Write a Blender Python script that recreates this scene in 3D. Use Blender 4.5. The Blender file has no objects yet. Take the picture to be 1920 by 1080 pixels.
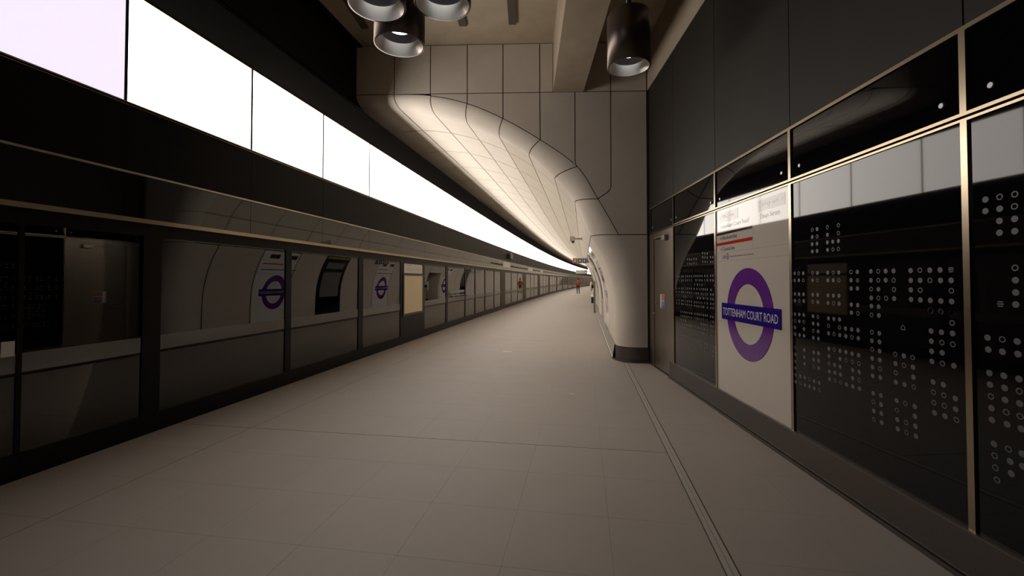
import bpy, bmesh, math, random
from mathutils import Vector, Matrix
random.seed(7)
S = bpy.context.scene
C = S.collection

# ---------------------------------------------------------------- camera, light, exposure
CAM_H = 1.56
cam_d = bpy.data.cameras.new('camera')
cam_d.sensor_width = 36.0
cam_d.lens = 827.9 / 1920 * 36.0
cam_d.shift_y = -32.5 / 1920
cam_d.clip_start = 0.05
cam_d.clip_end = 500
cam = bpy.data.objects.new('camera', cam_d)
C.objects.link(cam)
cam.location = (0, 0, CAM_H)
cam.rotation_euler = (math.pi / 2 + 0.02145, 0, 0.03368)
S.camera = cam

world = bpy.data.worlds.new('world')
S.world = world
world.use_nodes = True
world.node_tree.nodes['Background'].inputs[0].default_value = (0.02, 0.018, 0.016, 1)
world.node_tree.nodes['Background'].inputs[1].default_value = 0.2

S.view_settings.view_transform = 'Standard'
S.view_settings.look = 'None'
S.view_settings.gamma = 1.0
S.view_settings.use_curve_mapping = False
S.view_settings.exposure = 0.12
S.cycles.max_bounces = 10
S.cycles.diffuse_bounces = 5
S.cycles.glossy_bounces = 5
S.cycles.transparent_max_bounces = 12
S.cycles.sample_clamp_indirect = 6.0
S.cycles.caustics_reflective = False

BAND_STRENGTH = 6.3            # the lit run of the band
BAND_DIM = (0.9, 4.2)          # dimmed emission stands in for lens falloff; panels behind the camera included
BAND_COLOUR = (1.0, 0.925, 0.85)
LAMP_WATTS = 14.0

# ---------------------------------------------------------------- frames and helpers
TH = 0.12701                 # the platform runs 7.3 degrees off the concourse wall
US, UC = math.sin(TH), math.cos(TH)
YF = 8.43                    # facade plane
DW = 2.30                    # concourse wall plane
PS = -4.374                  # platform screen plane


def P0(u, v, z):             # straight platform frame
    return Vector((u * US + v * UC, u * UC - v * US, z))


def PF(u, v, z):             # platform frame with the gentle curve of the track
    return P0(u, v + 0.00047 * max(0.0, u - 14.0) ** 2, z)


def W(x, y, z):
    return Vector((x, y, z))


def nodes(m):
    m.use_nodes = True
    return m.node_tree.nodes, m.node_tree.links, m.node_tree.nodes['Principled BSDF']


def mat(name, col, rough=0.5, metal=0.0, ior=1.5, noise=0.0, scale=6.0, bump=0.0, bscale=60.0, spec=None):
    m = bpy.data.materials.new(name)
    n, l, b = nodes(m)
    b.inputs['Base Color'].default_value = (*col, 1)
    b.inputs['Roughness'].default_value = rough
    b.inputs['Metallic'].default_value = metal
    b.inputs['IOR'].default_value = ior
    if spec is not None:
        b.inputs['Specular IOR Level'].default_value = spec
    if noise or bump:
        tc = n.new('ShaderNodeTexCoord')
    if noise:
        t = n.new('ShaderNodeTexNoise')
        t.inputs['Scale'].default_value = scale
        t.inputs['Detail'].default_value = 6
        l.new(tc.outputs['Object'], t.inputs['Vector'])
        r = n.new('ShaderNodeValToRGB')
        r.color_ramp.elements[0].position = 0.3
        r.color_ramp.elements[1].position = 0.7
        r.color_ramp.elements[0].color = (*[c * (1 - noise) for c in col], 1)
        r.color_ramp.elements[1].color = (*[min(1, c * (1 + noise)) for c in col], 1)
        l.new(t.outputs['Fac'], r.inputs['Fac'])
        l.new(r.outputs['Color'], b.inputs['Base Color'])
    if bump:
        t2 = n.new('ShaderNodeTexNoise')
        t2.inputs['Scale'].default_value = bscale
        t2.inputs['Detail'].default_value = 4
        l.new(tc.outputs['Object'], t2.inputs['Vector'])
        bp = n.new('ShaderNodeBump')
        bp.inputs['Strength'].default_value = bump
        bp.inputs['Distance'].default_value = 0.004
        l.new(t2.outputs['Fac'], bp.inputs['Height'])
        l.new(bp.outputs['Normal'], b.inputs['Normal'])
    return m


def emit(name, col, strength):
    m = bpy.data.materials.new(name)
    n, l, b = nodes(m)
    b.inputs['Base Color'].default_value = (0.8, 0.8, 0.8, 1)
    b.inputs['Emission Color'].default_value = (*col, 1)
    b.inputs['Emission Strength'].default_value = strength
    return m


M = {}
M['cladding'] = mat('pale grc cladding', (0.64, 0.57, 0.485), 0.62, noise=0.035, scale=3, bump=0.06, bscale=140)
M['concrete'] = mat('cast concrete', (0.40, 0.325, 0.235), 0.75, noise=0.10, scale=2.2, bump=0.2, bscale=30)
M['joint'] = mat('dark joint', (0.030, 0.022, 0.016), 0.9)
M['floor'] = mat('grey terrazzo', (0.40, 0.355, 0.31), 0.55, noise=0.025, scale=2.5, bump=0.03, bscale=200, spec=0.35)
M['grout'] = mat('floor grout', (0.10, 0.088, 0.075), 0.9)
M['channel'] = mat('floor channel', (0.46, 0.42, 0.37), 0.45, noise=0.05, scale=20)
M['black_matte'] = mat('matt black panel', (0.020, 0.0165, 0.012), 0.6, spec=0.25, noise=0.15, scale=1.5)
M['black_satin'] = mat('satin black panel', (0.007, 0.006, 0.005), 0.45, spec=0.08)
M['black_glass'] = mat('black glass', (0.0035, 0.003, 0.0035), 0.03, ior=1.36)
M['header_glass'] = mat('dark header glass', (0.005, 0.0042, 0.0036), 0.04, ior=1.65)
M['white_glass'] = mat('white back painted glass', (0.57, 0.505, 0.44), 0.04)
M['white_panel'] = mat('white enamel panel', (0.84, 0.81, 0.80), 0.10)
M['bronze'] = mat('bronze trim', (0.38, 0.305, 0.215), 0.25, metal=1.0)
M['steel'] = mat('brushed steel', (0.50, 0.44, 0.38), 0.36, metal=1.0, noise=0.05, scale=12)
M['skirt'] = mat('steel skirting', (0.20, 0.172, 0.15), 0.42, metal=0.9)
M['lit_skirt'] = mat('lit platform skirting', (0.34, 0.305, 0.265), 0.6, spec=0.2)  # same skirting as the jamb, its brighter lighting put into the colour
M['dark_skirt'] = mat('dark bronze skirting', (0.12, 0.10, 0.088), 0.4, metal=0.7)
M['door_steel'] = mat('door steel', (0.34, 0.29, 0.235), 0.36, metal=1.0, noise=0.05, scale=3)
M['frame_dark'] = mat('dark bronze frame', (0.008, 0.0068, 0.006), 0.40, spec=0.12)
M['lamp_body'] = mat('dark bronze lamp body', (0.15, 0.118, 0.098), 0.34, metal=0.9)
M['reflector'] = mat('spun metal reflector', (0.88, 0.80, 0.69), 0.34, metal=1.0)
for k_ in ('reflector',):
    b_ = M[k_].node_tree.nodes['Principled BSDF']; b_.inputs['Anisotropic'].default_value = 0.8; b_.inputs['Anisotropic Rotation'].default_value = 0.25
M['lamp_inner'] = mat('shadowed lamp throat', (0.16, 0.14, 0.14), 0.3, metal=0.9)
M['lamp_glow'] = emit('lamp glow', (0.85, 0.92, 1.0), 8.0)
M['band'] = emit('light band diffuser', BAND_COLOUR, BAND_STRENGTH)
M['band_low'] = emit('light band diffuser dimmed', (.93, .84, 1.0), BAND_DIM[0])
M['band_mid'] = emit('light band diffuser half', BAND_COLOUR, BAND_DIM[1])
M['purple'] = mat('roundel purple', (0.125, 0.022, 0.235), 0.06)
M['blue'] = mat('roundel bar blue', (0.022, 0.008, 0.185), 0.06)
M['ink'] = mat('sign ink', (0.055, 0.042, 0.12), 0.04)
M['sign_line'] = mat('sign rule grey', (0.36, 0.31, 0.27), 0.04)
M['lettering'] = mat('white lettering', (0.62, 0.60, 0.66), 0.4)
M['black_print'] = mat('black line print', (0.012, 0.008, 0.004), 0.04)
M['red'] = mat('line red', (0.46, 0.035, 0.02), 0.04)
M['yellow'] = mat('way out yellow', (0.62, 0.46, 0.05), 0.04)
M['way_black'] = mat('way out box', (0.06, 0.058, 0.05), 0.04)
M['dot'] = mat('artwork dot', (0.115, 0.108, 0.118), 0.5)
M['stud'] = mat('fixing stud', (0.34, 0.33, 0.33), 0.3, metal=0.7)
M['ad_panel'] = mat('blank advert sheet', (0.74, 0.63, 0.40), 0.45)
M['notice_white'] = mat('notice white', (0.66, 0.62, 0.56), 0.4)
M['pale_rule'] = mat('pale route line', (0.40, 0.35, 0.42), 0.4)
M['sticker'] = mat('white sticker', (0.75, 0.74, 0.70), 0.5)
M['notice_red'] = mat('notice red', (0.42, 0.10, 0.07), 0.4)
M['notice_blue'] = mat('notice blue', (0.11, 0.15, 0.30), 0.4)
M['notice_navy'] = mat('notice navy', (0.05, 0.03, 0.14), 0.4)
M['green'] = mat('exit green', (0.03, 0.10, 0.03), 0.4)
M['cctv'] = mat('camera grey', (0.42, 0.39, 0.33), 0.4)
M['hood'] = mat('matt black hood', (0.006, 0.0055, 0.005), 0.95, spec=0.0)
M['batten'] = mat('brown batten', (0.085, 0.065, 0.045), 0.7)
M['dark'] = mat('dark plastic', (0.015, 0.014, 0.013), 0.35)
M['tunnel'] = mat('tunnel lining', (0.012, 0.0105, 0.009), 0.9, noise=0.3, scale=1.2)
M['totem'] = mat('grey brown steel', (0.20, 0.17, 0.135), 0.5, metal=0.2)
M['orange'] = mat('orange jacket', (0.40, 0.055, 0.02), 0.7)
M['trouser'] = mat('dark trousers', (0.02, 0.02, 0.024), 0.8)
M['skin'] = mat('skin', (0.35, 0.20, 0.14), 0.6)
M['hair'] = mat('dark hair', (0.02, 0.015, 0.012), 0.7)
M['white_bench'] = mat('bench white', (0.75, 0.72, 0.70), 0.3)
M['poster_grey'] = mat('poster grey', (0.20, 0.19, 0.19), 0.4)
M['poster_yellow'] = mat('poster header yellow', (0.30, 0.24, 0.05), 0.5)

# perforated cladding: the same stuff with fine ribs running with the platform
m = M['ribbed'] = mat('ribbed acoustic cladding', (0.55, 0.475, 0.365), 0.7)
n, l, b = nodes(m)
geo = n.new('ShaderNodeNewGeometry')
dotn = n.new('ShaderNodeVectorMath'); dotn.operation = 'DOT_PRODUCT'
dotn.inputs[1].default_value = (UC, -US, -0.9)
l.new(geo.outputs['Position'], dotn.inputs[0])
mul = n.new('ShaderNodeMath'); mul.operation = 'MULTIPLY'; mul.inputs[1].default_value = 2 * math.pi / 0.085
l.new(dotn.outputs['Value'], mul.inputs[0])
sn = n.new('ShaderNodeMath'); sn.operation = 'SINE'
l.new(mul.outputs[0], sn.inputs[0])
mr = n.new('ShaderNodeMapRange'); mr.inputs[1].default_value = 0.35; mr.inputs[2].default_value = 0.9
l.new(sn.outputs[0], mr.inputs[0])
mx = n.new('ShaderNodeMix'); mx.data_type = 'RGBA'
mx.inputs[6].default_value = (0.61, 0.54, 0.43, 1); mx.inputs[7].default_value = (0.42, 0.36, 0.27, 1)
l.new(mr.outputs[0], mx.inputs[0]); l.new(mx.outputs[2], b.inputs['Base Color'])

# thin clear glass of the platform screen: two faces, no refraction
m = M['glass'] = bpy.data.materials.new('screen glass')
m.use_nodes = True
n, l = m.node_tree.nodes, m.node_tree.links
n.clear()
out = n.new('ShaderNodeOutputMaterial')
mixs = n.new('ShaderNodeMixShader')
tr = n.new('ShaderNodeBsdfTransparent'); tr.inputs[0].default_value = (0.42, 0.40, 0.37, 1)
gl = n.new('ShaderNodeBsdfGlossy'); gl.inputs['Color'].default_value = (0.95, 0.93, 0.9, 1); gl.inputs['Roughness'].default_value = 0.012
fr = n.new('ShaderNodeFresnel'); fr.inputs['IOR'].default_value = 1.62
l.new(fr.outputs[0], mixs.inputs[0]); l.new(tr.outputs[0], mixs.inputs[1]); l.new(gl.outputs[0], mixs.inputs[2])
l.new(mixs.outputs[0], out.inputs['Surface'])


m = M['frosted'] = bpy.data.materials.new('frosted band on glass')
m.use_nodes = True
n, l = m.node_tree.nodes, m.node_tree.links
n.clear()
out = n.new('ShaderNodeOutputMaterial'); mixs = n.new('ShaderNodeMixShader'); mixs.inputs[0].default_value = 0.36
tr = n.new('ShaderNodeBsdfTransparent'); df = n.new('ShaderNodeBsdfDiffuse'); df.inputs[0].default_value = (0.62, 0.60, 0.58, 1)
l.new(tr.outputs[0], mixs.inputs[1]); l.new(df.outputs[0], mixs.inputs[2]); l.new(mixs.outputs[0], out.inputs['Surface'])


class MB:
    """Collects faces, then links them as ONE mesh object."""
    def __init__(self):
        self.v, self.f, self.m, self.s = [], [], [], []

    def face(self, pts, mi=0, smooth=False):
        i = len(self.v)
        self.v += [Vector(p) for p in pts]
        self.f.append(tuple(range(i, i + len(pts)))); self.m.append(mi); self.s.append(smooth)

    def grid(self, g, mi=0, smooth=True, flip=False):
        i = len(self.v); nr, nc = len(g), len(g[0])
        for r in g:
            self.v += [Vector(p) for p in r]
        for a in range(nr - 1):
            for c in range(nc - 1):
                q = (i + a * nc + c, i + a * nc + c + 1, i + (a + 1) * nc + c + 1, i + (a + 1) * nc + c)
                self.f.append(q[::-1] if flip else q); self.m.append(mi); self.s.append(smooth)

    def box(self, a0, a1, b0, b1, c0, c1, fn=W, mi=0, n=1):
        i = len(self.v)
        for k in range(n + 1):
            a = a0 + (a1 - a0) * k / n
            self.v += [fn(a, b0, c0), fn(a, b1, c0), fn(a, b1, c1), fn(a, b0, c1)]
        def add(q):
            self.f.append(q); self.m.append(mi); self.s.append(False)
        add((i, i + 1, i + 2, i + 3)); e = i + 4 * n; add((e + 3, e + 2, e + 1, e))
        for k in range(n):
            p, q = i + 4 * k, i + 4 * (k + 1)
            for j in range(4):
                j2 = (j + 1) % 4
                add((p + j2, p + j, q + j, q + j2))

    def tube(self, p, q, r0, r1=None, seg=12, mi=0, caps=True, smooth=True):
        p, q = Vector(p), Vector(q); r1 = r0 if r1 is None else r1
        d = (q - p).normalized(); a = d.orthogonal().normalized(); b2 = d.cross(a)
        i = len(self.v)
        for (c, r) in ((p, r0), (q, r1)):
            for k in range(seg):
                t = 2 * math.pi * k / seg
                self.v.append(c + a * (r * math.cos(t)) + b2 * (r * math.sin(t)))
        for k in range(seg):
            k2 = (k + 1) % seg
            self.f.append((i + k, i + k2, i + seg + k2, i + seg + k)); self.m.append(mi); self.s.append(smooth)
        if caps:
            self.f.append(tuple(i + k for k in range(seg))[::-1]); self.m.append(mi); self.s.append(False)
            self.f.append(tuple(i + seg + k for k in range(seg))); self.m.append(mi); self.s.append(False)

    def lathe(self, prof, c, seg=40, mi=0):
        c = Vector(c); i = len(self.v); n = len(prof)
        for (r, z) in prof:
            for k in range(seg):
                t = 2 * math.pi * k / seg
                self.v.append(c + Vector((r * math.cos(t), r * math.sin(t), z)))
        for j in range(n - 1):
            for k in range(seg):
                k2 = (k + 1) % seg
                self.f.append((i + j * seg + k, i + j * seg + k2, i + (j + 1) * seg + k2, i + (j + 1) * seg + k))
                self.m.append(mi); self.s.append(True)

    def ball(self, c, r, mi=0, seg=10, rings=6, sc=(1, 1, 1)):
        c = Vector(c); g = []
        for a in range(rings + 1):
            ph = math.pi * a / rings
            g.append([c + Vector((sc[0] * r * math.sin(ph) * math.cos(2 * math.pi * k / seg), sc[1] * r * math.sin(ph) * math.sin(2 * math.pi * k / seg), sc[2] * r * math.cos(ph))) for k in range(seg + 1)])
        self.grid(g, mi, flip=True)

    def build(self, name, mats, parent=None, kind=None, recalc=False):
        me = bpy.data.meshes.new(name)
        me.from_pydata([tuple(p) for p in self.v], [], self.f)
        if not isinstance(mats, (list, tuple)):
            mats = [mats]
        for k in mats:
            me.materials.append(M[k] if isinstance(k, str) else k)
        me.polygons.foreach_set('material_index', self.m)
        me.polygons.foreach_set('use_smooth', self.s)
        me.update()
        if recalc:
            bm = bmesh.new(); bm.from_mesh(me); bmesh.ops.recalc_face_normals(bm, faces=bm.faces); bm.to_mesh(me); bm.free()
        o = bpy.data.objects.new(name, me)
        C.objects.link(o)
        if parent:
            o.parent = parent
            o.matrix_parent_inverse = Matrix.Translation(-parent.location) if parent.location.length else Matrix()
        if kind:
            o['kind'] = kind
        return o


def bx(name, mats, parent, a0, a1, b0, b1, c0, c1, fn=W, n=1, kind=None):
    m_ = MB(); m_.box(a0, a1, b0, b1, c0, c1, fn, n=n)
    return m_.build(name, mats, parent, kind, recalc=True)


def tag(o, label, cat, group=None):
    o['label'] = label; o['category'] = cat
    if group:
        o['group'] = group
    return o


def thing(name, label, cat, loc=(0, 0, 0), group=None):
    o = bpy.data.objects.new(name, None)
    C.objects.link(o); o.location = loc; o.empty_display_size = 0.1
    return tag(o, label, cat, group)


def struct(name):
    o = bpy.data.objects.new(name, None)
    C.objects.link(o); o['kind'] = 'structure'; o.empty_display_size = 0.1
    return o


def frange(a, b, step):
    r = []
    while a < b - 1e-6:
        r.append(a); a += step
    return r


def text_mesh(name, body, x0, x1, z0, z1, fn, material, parent, shear=0.0):
    """Lettering fitted into a box; fn maps (along, up) to the wall."""
    cu = bpy.data.curves.new('lettering', 'FONT')
    cu.body = body; cu.resolution_u = 3
    t = bpy.data.objects.new('lettering', cu); C.objects.link(t)
    dg = bpy.context.evaluated_depsgraph_get()
    me = bpy.data.meshes.new_from_object(t.evaluated_get(dg))
    bpy.data.objects.remove(t); bpy.data.curves.remove(cu)
    xs = [v.co.x for v in me.vertices]; ys = [v.co.y for v in me.vertices]
    ax, bx_, ay, by = min(xs), max(xs), min(ys), max(ys)
    for v in me.vertices:
        v.co = fn(x0 + (v.co.x - ax) / (bx_ - ax) * (x1 - x0), z0 + (v.co.y - ay) / (by - ay) * (z1 - z0))
    me.materials.clear(); me.materials.append(M[material])
    for p in me.polygons:
        p.material_index = 0
    words_ = body.split()
    cuts = []
    if len(words_) > 1:                  # one object per word: cut at the widest gaps along the line
        order = sorted((min(xs[i] for i in p.vertices), max(xs[i] for i in p.vertices)) for p in me.polygons)
        gaps_, reach = [], order[0][1]
        for lo, hi in order[1:]:
            if lo > reach:
                gaps_.append((lo - reach, (lo + reach) / 2))
            reach = max(reach, hi)
        cuts = sorted(c for _, c in sorted(gaps_)[::-1][:len(words_) - 1])
    first = None
    for w_ in range(len(cuts) + 1):
        idx = {}; fs = []; vs = []
        for p in me.polygons:
            mx_ = sum(xs[i] for i in p.vertices) / len(p.vertices)
            if sum(mx_ > c for c in cuts) != w_:
                continue
            q = []
            for i in p.vertices:
                if i not in idx:
                    idx[i] = len(vs); vs.append(tuple(me.vertices[i].co))
                q.append(idx[i])
            fs.append(q)
        m2 = bpy.data.meshes.new(name); m2.from_pydata(vs, [], fs); m2.materials.append(M[material])
        o = bpy.data.objects.new(name, m2); C.objects.link(o); o.parent = parent
        if parent and parent.location.length:
            o.matrix_parent_inverse = Matrix.Translation(-parent.location)
        first = first or o
    bpy.data.meshes.remove(me)
    return first


def cr(pts, t):
    """Catmull-Rom through pts at integer parameters."""
    n_ = len(pts); i = max(0, min(n_ - 2, int(math.floor(t)))); f = t - i
    p1, p2 = pts[i], pts[i + 1]
    p0 = pts[i - 1] if i > 0 else tuple(2 * a - b_ for a, b_ in zip(p1, p2))
    p3 = pts[i + 2] if i + 2 < n_ else tuple(2 * a - b_ for a, b_ in zip(p2, p1))
    return tuple(0.5 * ((2 * b_) + (-a + c_) * f + (2 * a - 5 * b_ + 4 * c_ - d_) * f * f + (-a + 3 * b_ - 3 * c_ + d_) * f ** 3)
                 for a, b_, c_, d_ in zip(p0, p1, p2, p3))


# profile of the platform vault (v, z), one entry per long joint, and the outer line of the arch on the facade (x, z)
PROF = [(-4.374, 4.965), (-3.64, 5.0), (-2.95, 4.9), (-2.29, 4.70), (-1.65, 4.415), (-1.07, 4.05), (-.565, 3.59), (-.165, 3.12),
        (.14, 2.43), (.363, 2.02), (.534, 1.52), (.61, 1.0), (.622, .28), (.60, 0)]
OUT = [(-3.33, 5.168), (-2.578, 5.168), (-1.86, 5.135), (-1.151, 4.974), (-.459, 4.675), (.259, 4.253), (.96, 3.733), (1.353, 3.107),
       (1.742, 2.423), (1.93, 2.02), (2.06, 1.52), (2.12, 1.0), (2.13, .28), (2.13, 0)]
FR = 0.42


def prof(t):
    return cr(PROF, t)


def outer(t):
    return cr(OUT, t)


def u_start(v):
    return (YF + FR + v * US) / UC


def vault(u, t):
    v, z = prof(t)
    return PF(u, v, z)


def vault_n(u, t):
    a, b_ = prof(min(13, t + .02)), prof(max(0, t - .02))
    dv, dz = a[0] - b_[0], a[1] - b_[1]
    # along increasing t the profile runs right and down; the room lies below / left
    nv, nz = dz, -dv
    L = math.hypot(nv, nz)
    return P0(0, nv / L, nz / L)


def t_of_z(z):
    lo, hi = 1.0, 13.0
    for _ in range(40):
        mid = (lo + hi) / 2
        if prof(mid)[1] > z:
            lo = mid
        else:
            hi = mid
    return lo


def panel_from_grid(name, g, material, parent, gap=0.009, thick=0.02, nrm=None, gaps=None):
    """A cladding panel: the grid pulled in by the joint width, with an edge folded back."""
    nr, nc = len(g), len(g[0]); g = [[Vector(p) for p in r] for r in g]
    gl_, gr_, gt, gb = gaps or (gap, gap, gap, gap)
    h = [list(r) for r in g]
    for c in range(nc):
        h[0][c] = g[0][c] + (g[1][c] - g[0][c]).normalized() * gt
        h[-1][c] = g[-1][c] + (g[-2][c] - g[-1][c]).normalized() * gb
    for r in range(nr):
        base = [p.copy() for p in h[r]]
        h[r][0] = base[0] + (base[1] - base[0]).normalized() * gl_
        h[r][-1] = base[-1] + (base[-2] - base[-1]).normalized() * gr_
    if nrm is None:
        mid = h[nr // 2][nc // 2]
        nrm = ((h[-1][0] - h[0][-1]).cross(h[-1][-1] - h[0][0])).normalized()
        if nrm.dot(Vector((-0.4, 2.0, 1.6)) - mid) < 0:
            nrm = -nrm

    def vn(r, c):                        # local normal, so the folded edge stays square to the face
        d1 = h[min(nr - 1, r + 1)][c] - h[max(0, r - 1)][c]; d2 = h[r][min(nc - 1, c + 1)] - h[r][max(0, c - 1)]
        q = d1.cross(d2).normalized()
        return q if q.dot(nrm) > 0 else -q
    m_ = MB(); m_.grid(h, 0, True)
    ids = [(0, c) for c in range(nc)] + [(r, nc - 1) for r in range(1, nr)] + [(nr - 1, c) for c in range(nc - 2, -1, -1)] + [(r, 0) for r in range(nr - 2, 0, -1)]
    ring = [h[r][c] for r, c in ids]
    offs = [-vn(r, c) * thick for r, c in ids]
    k = len(ring)
    for i in range(k):
        j = (i + 1) % k
        m_.face([ring[i], ring[j], ring[j] + offs[j], ring[i] + offs[i]])
    return m_.build(name, material, parent, recalc=False)


# ---------------------------------------------------------------- floor
def clip(poly, nx, ny, d):          # keep nx*x + ny*y <= d
    r = []
    for i in range(len(poly)):
        a, b_ = poly[i], poly[(i + 1) % len(poly)]
        da, db = nx * a[0] + ny * a[1] - d, nx * b_[0] + ny * b_[1] - d
        if da <= 0:
            r.append(a)
        if da * db < 0:
            s_ = da / (da - db)
            r.append((a[0] + (b_[0] - a[0]) * s_, a[1] + (b_[1] - a[1]) * s_))
    return r


m_ = MB()
m_.box(1.8, 13.2, -4.5, 3.4, -0.2, -0.004, PF, mi=1)
m_.box(-7, 1.8, -4.5, 3.6, -0.2, 0.0, PF)
m_.box(13.2, 150, -4.5, 3.4, -0.2, 0.0, PF, n=46)
floor = m_.build('floor', ['floor', 'grout'], kind='structure', recalc=True)


def tile(u0, u1, v0, v1, g):
    gu0, gu1, gv0, gv1 = g
    q = [P0(u0 + gu0, v0 + gv0, 0), P0(u0 + gu0, v1 - gv1, 0), P0(u1 - gu1, v1 - gv1, 0), P0(u1 - gu1, v0 + gv0, 0)]
    poly = [(p.x, p.y) for p in q]
    poly = clip(poly, 1, 0, DW - 0.012)
    if len(poly) < 3:
        return
    if v0 > 0.7:
        poly = clip(poly, 0, 1, YF)
        if len(poly) < 3:
            return
    mm = MB()
    mm.face([(x, y, 0) for x, y in poly][::-1])
    for i in range(len(poly)):
        a, b_ = poly[i], poly[(i + 1) % len(poly)]
        mm.face([(a[0], a[1], 0), (b_[0], b_[1], 0), (b_[0], b_[1], -0.004), (a[0], a[1], -0.004)])
    mm.build('floor_tile', 'floor', floor, recalc=True)


vl = [-4.37] + [-3.47 + .604 * k for k in range(-1, 7)] + [.738]
ul = [4.2 + .6 * k for k in range(-4, 16)]
for i in range(len(ul) - 1):
    u0, u1 = ul[i], ul[i + 1]
    gu0 = .004 if abs(u0 - 4.2) < .01 or abs(u0 - 11.4) < .01 else .0007
    gu1 = .004 if abs(u1 - 4.2) < .01 or abs(u1 - 11.4) < .01 else .0007
    for j in range(len(vl) - 1):
        gv0 = .003 if abs(vl[j] + 3.47) < .01 else .0006
        gv1 = .003 if abs(vl[j + 1] + 3.47) < .01 else .0006
        tile(u0, u1, vl[j], vl[j + 1], (gu0, gu1, gv0, gv1))
for i in range(0, len(ul) - 8):
    for v0 in frange(.82, 2.7, .604):
        tile(ul[i] + .25, ul[i + 1] + .25, v0, v0 + .604, (.0007, .0007, .0006, .0006))
mm = MB()
for (a, b_) in ((.747, .776), (.780, .809)):
    mm.box(1.8, 8.62, a, b_, -.004, .001, P0)
mm.build('floor_channel', 'channel', floor, recalc=True)

# ---------------------------------------------------------------- concourse ceiling with beam
cz = 6.13
ceil_ = bx('ceiling', 'concrete', None, -5.6, 2.6, -7, YF + .25, cz, cz + .25, kind='structure')
bm_ = MB(); bm_.box(.505, 1.085, -7, YF + .02, 5.17, cz + .02)
bm_.build('beam', 'concrete', ceil_, recalc=True)
for x0, x1, y1 in ((-2.98, -2.85, 7.78), (-1.206, -1.07, 7.765), (-.318, -.185, 7.745), (-2.1, -1.97, 7.78)):
    if x0 == -2.1:
        continue
    bx('ceiling_batten', 'batten', ceil_, x0, x1, 4.6, y1, cz - .035, cz + .01)
mm = MB(); mm.box(-6.2, 8.45, -4.40, -4.25, cz - .03, cz + .01, P0)
mm.build('edge_trim', 'frame_dark', ceil_, recalc=True)

# ---------------------------------------------------------------- facade with the arch
wall_back_backing = MB()
JX = [-3.33, -2.578, -1.868, -1.151, -.459, .25, .924, 1.604, 2.285]
ZR, ZT = 5.172, 6.125
facade_polys = []
top_cells = [(-3.33, -2.578), (-2.578, -1.868), (-1.868, -1.151), (-1.151, -.459), (-.459, .25), (.25, .505), (1.085, 1.604), (1.604, 2.285)]
for a, b_ in top_cells:
    facade_polys.append([(a, ZR), (b_, ZR), (b_, ZT), (a, ZT)])


def outer_run(t0, t1, n_=8):
    return [outer(t0 + (t1 - t0) * k / n_) for k in range(n_ + 1)]


for k in range(2, 7):               # below the row line, columns ending on the arch
    L = [(JX[k], ZR)]
    if k == 6:
        L += [(.924, 3.86), (.930, 3.80), (.943, 3.755)]
    bot = outer_run(k, k + 1)
    R = [(JX[k + 1], ZR)]
    if k == 5:
        bot = outer_run(5, 6) ; pre = [(.943, 3.755), (.930, 3.80), (.924, 3.86)]
    elif k == 6:
        pre = [(1.43, 3.165), (1.53, 3.225), (1.585, 3.285), (1.604, 3.36)]
    else:
        pre = []
    poly = [(JX[k], ZR)] + (L[1:] if k == 6 else []) + bot + (pre if k in (5, 6) else []) + R
    facade_polys.append(poly)
facade_polys.append([(1.604, ZR), (1.604, 3.36), (1.585, 3.285), (1.53, 3.225), (1.43, 3.165)] + outer_run(7, 8) + [(2.285, 2.423), (2.285, ZR)])

back = MB()
wall_back = bpy.data.objects.new('wall_back', bpy.data.meshes.new('wall_back'))


def facade_panel(poly, parent):
    bm = bmesh.new()
    f = bm.faces.new([bm.verts.new((x, YF, z)) for x, z in poly])
    bm.normal_update()
    if f.normal.y > 0:
        f.normal_flip()
    r = bmesh.ops.inset_region(bm, faces=[f], thickness=.009, use_even_offset=True, use_boundary=True)
    bmesh.ops.delete(bm, geom=r['faces'], context='FACES')
    ed = [e for e in bm.edges if e.is_boundary]
    ex = bmesh.ops.extrude_edge_only(bm, edges=ed)
    for v in ex['geom']:
        if isinstance(v, bmesh.types.BMVert):
            v.co.y += .02
    bmesh.ops.triangulate(bm, faces=[q for q in bm.faces if len(q.verts) > 4])
    me = bpy.data.meshes.new('wall_panel'); bm.to_mesh(me); bm.free()
    me.materials.append(M['cladding'])
    o = bpy.data.objects.new('wall_panel', me); C.objects.link(o); o.parent = parent


for poly in facade_polys:
    back.face([(x, YF + .018, z) for x, z in poly])


def fillet_grid(t0, t1, nt, nf=10, push=0.0):
    g = []
    for a in range(nt + 1):
        t = t0 + (t1 - t0) * a / nt
        qx, qz = outer(t)
        v, z = prof(t)
        p = PF(u_start(v), v, z)
        # straight-extruded point shifted back to the facade plane so that the roll runs into the vault
        row = []
        for k in range(nf + 1):
            ph = math.pi / 2 * k / nf
            sx = math.sin(ph)
            y = YF + FR * (1 - math.cos(ph))
            pxs = p.x - US / UC * (FR) * (1 - (1 - math.cos(ph)))
            dx, dz = qx - p.x, qz - p.z
            L = math.hypot(dx, dz)
            row.append(Vector((qx + (pxs - qx) * sx + dx / L * push * sx, y + push * math.cos(ph), qz + (p.z - qz) * sx + dz / L * push * sx)))
        g.append(row)
    return g


fill_defs = [(k, k + 1, 8, 'cladding') for k in range(0, 8)]
for t0, t1, nt, mt in fill_defs:
    back.grid(fillet_grid(t0, t1, nt, push=.016))
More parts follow.
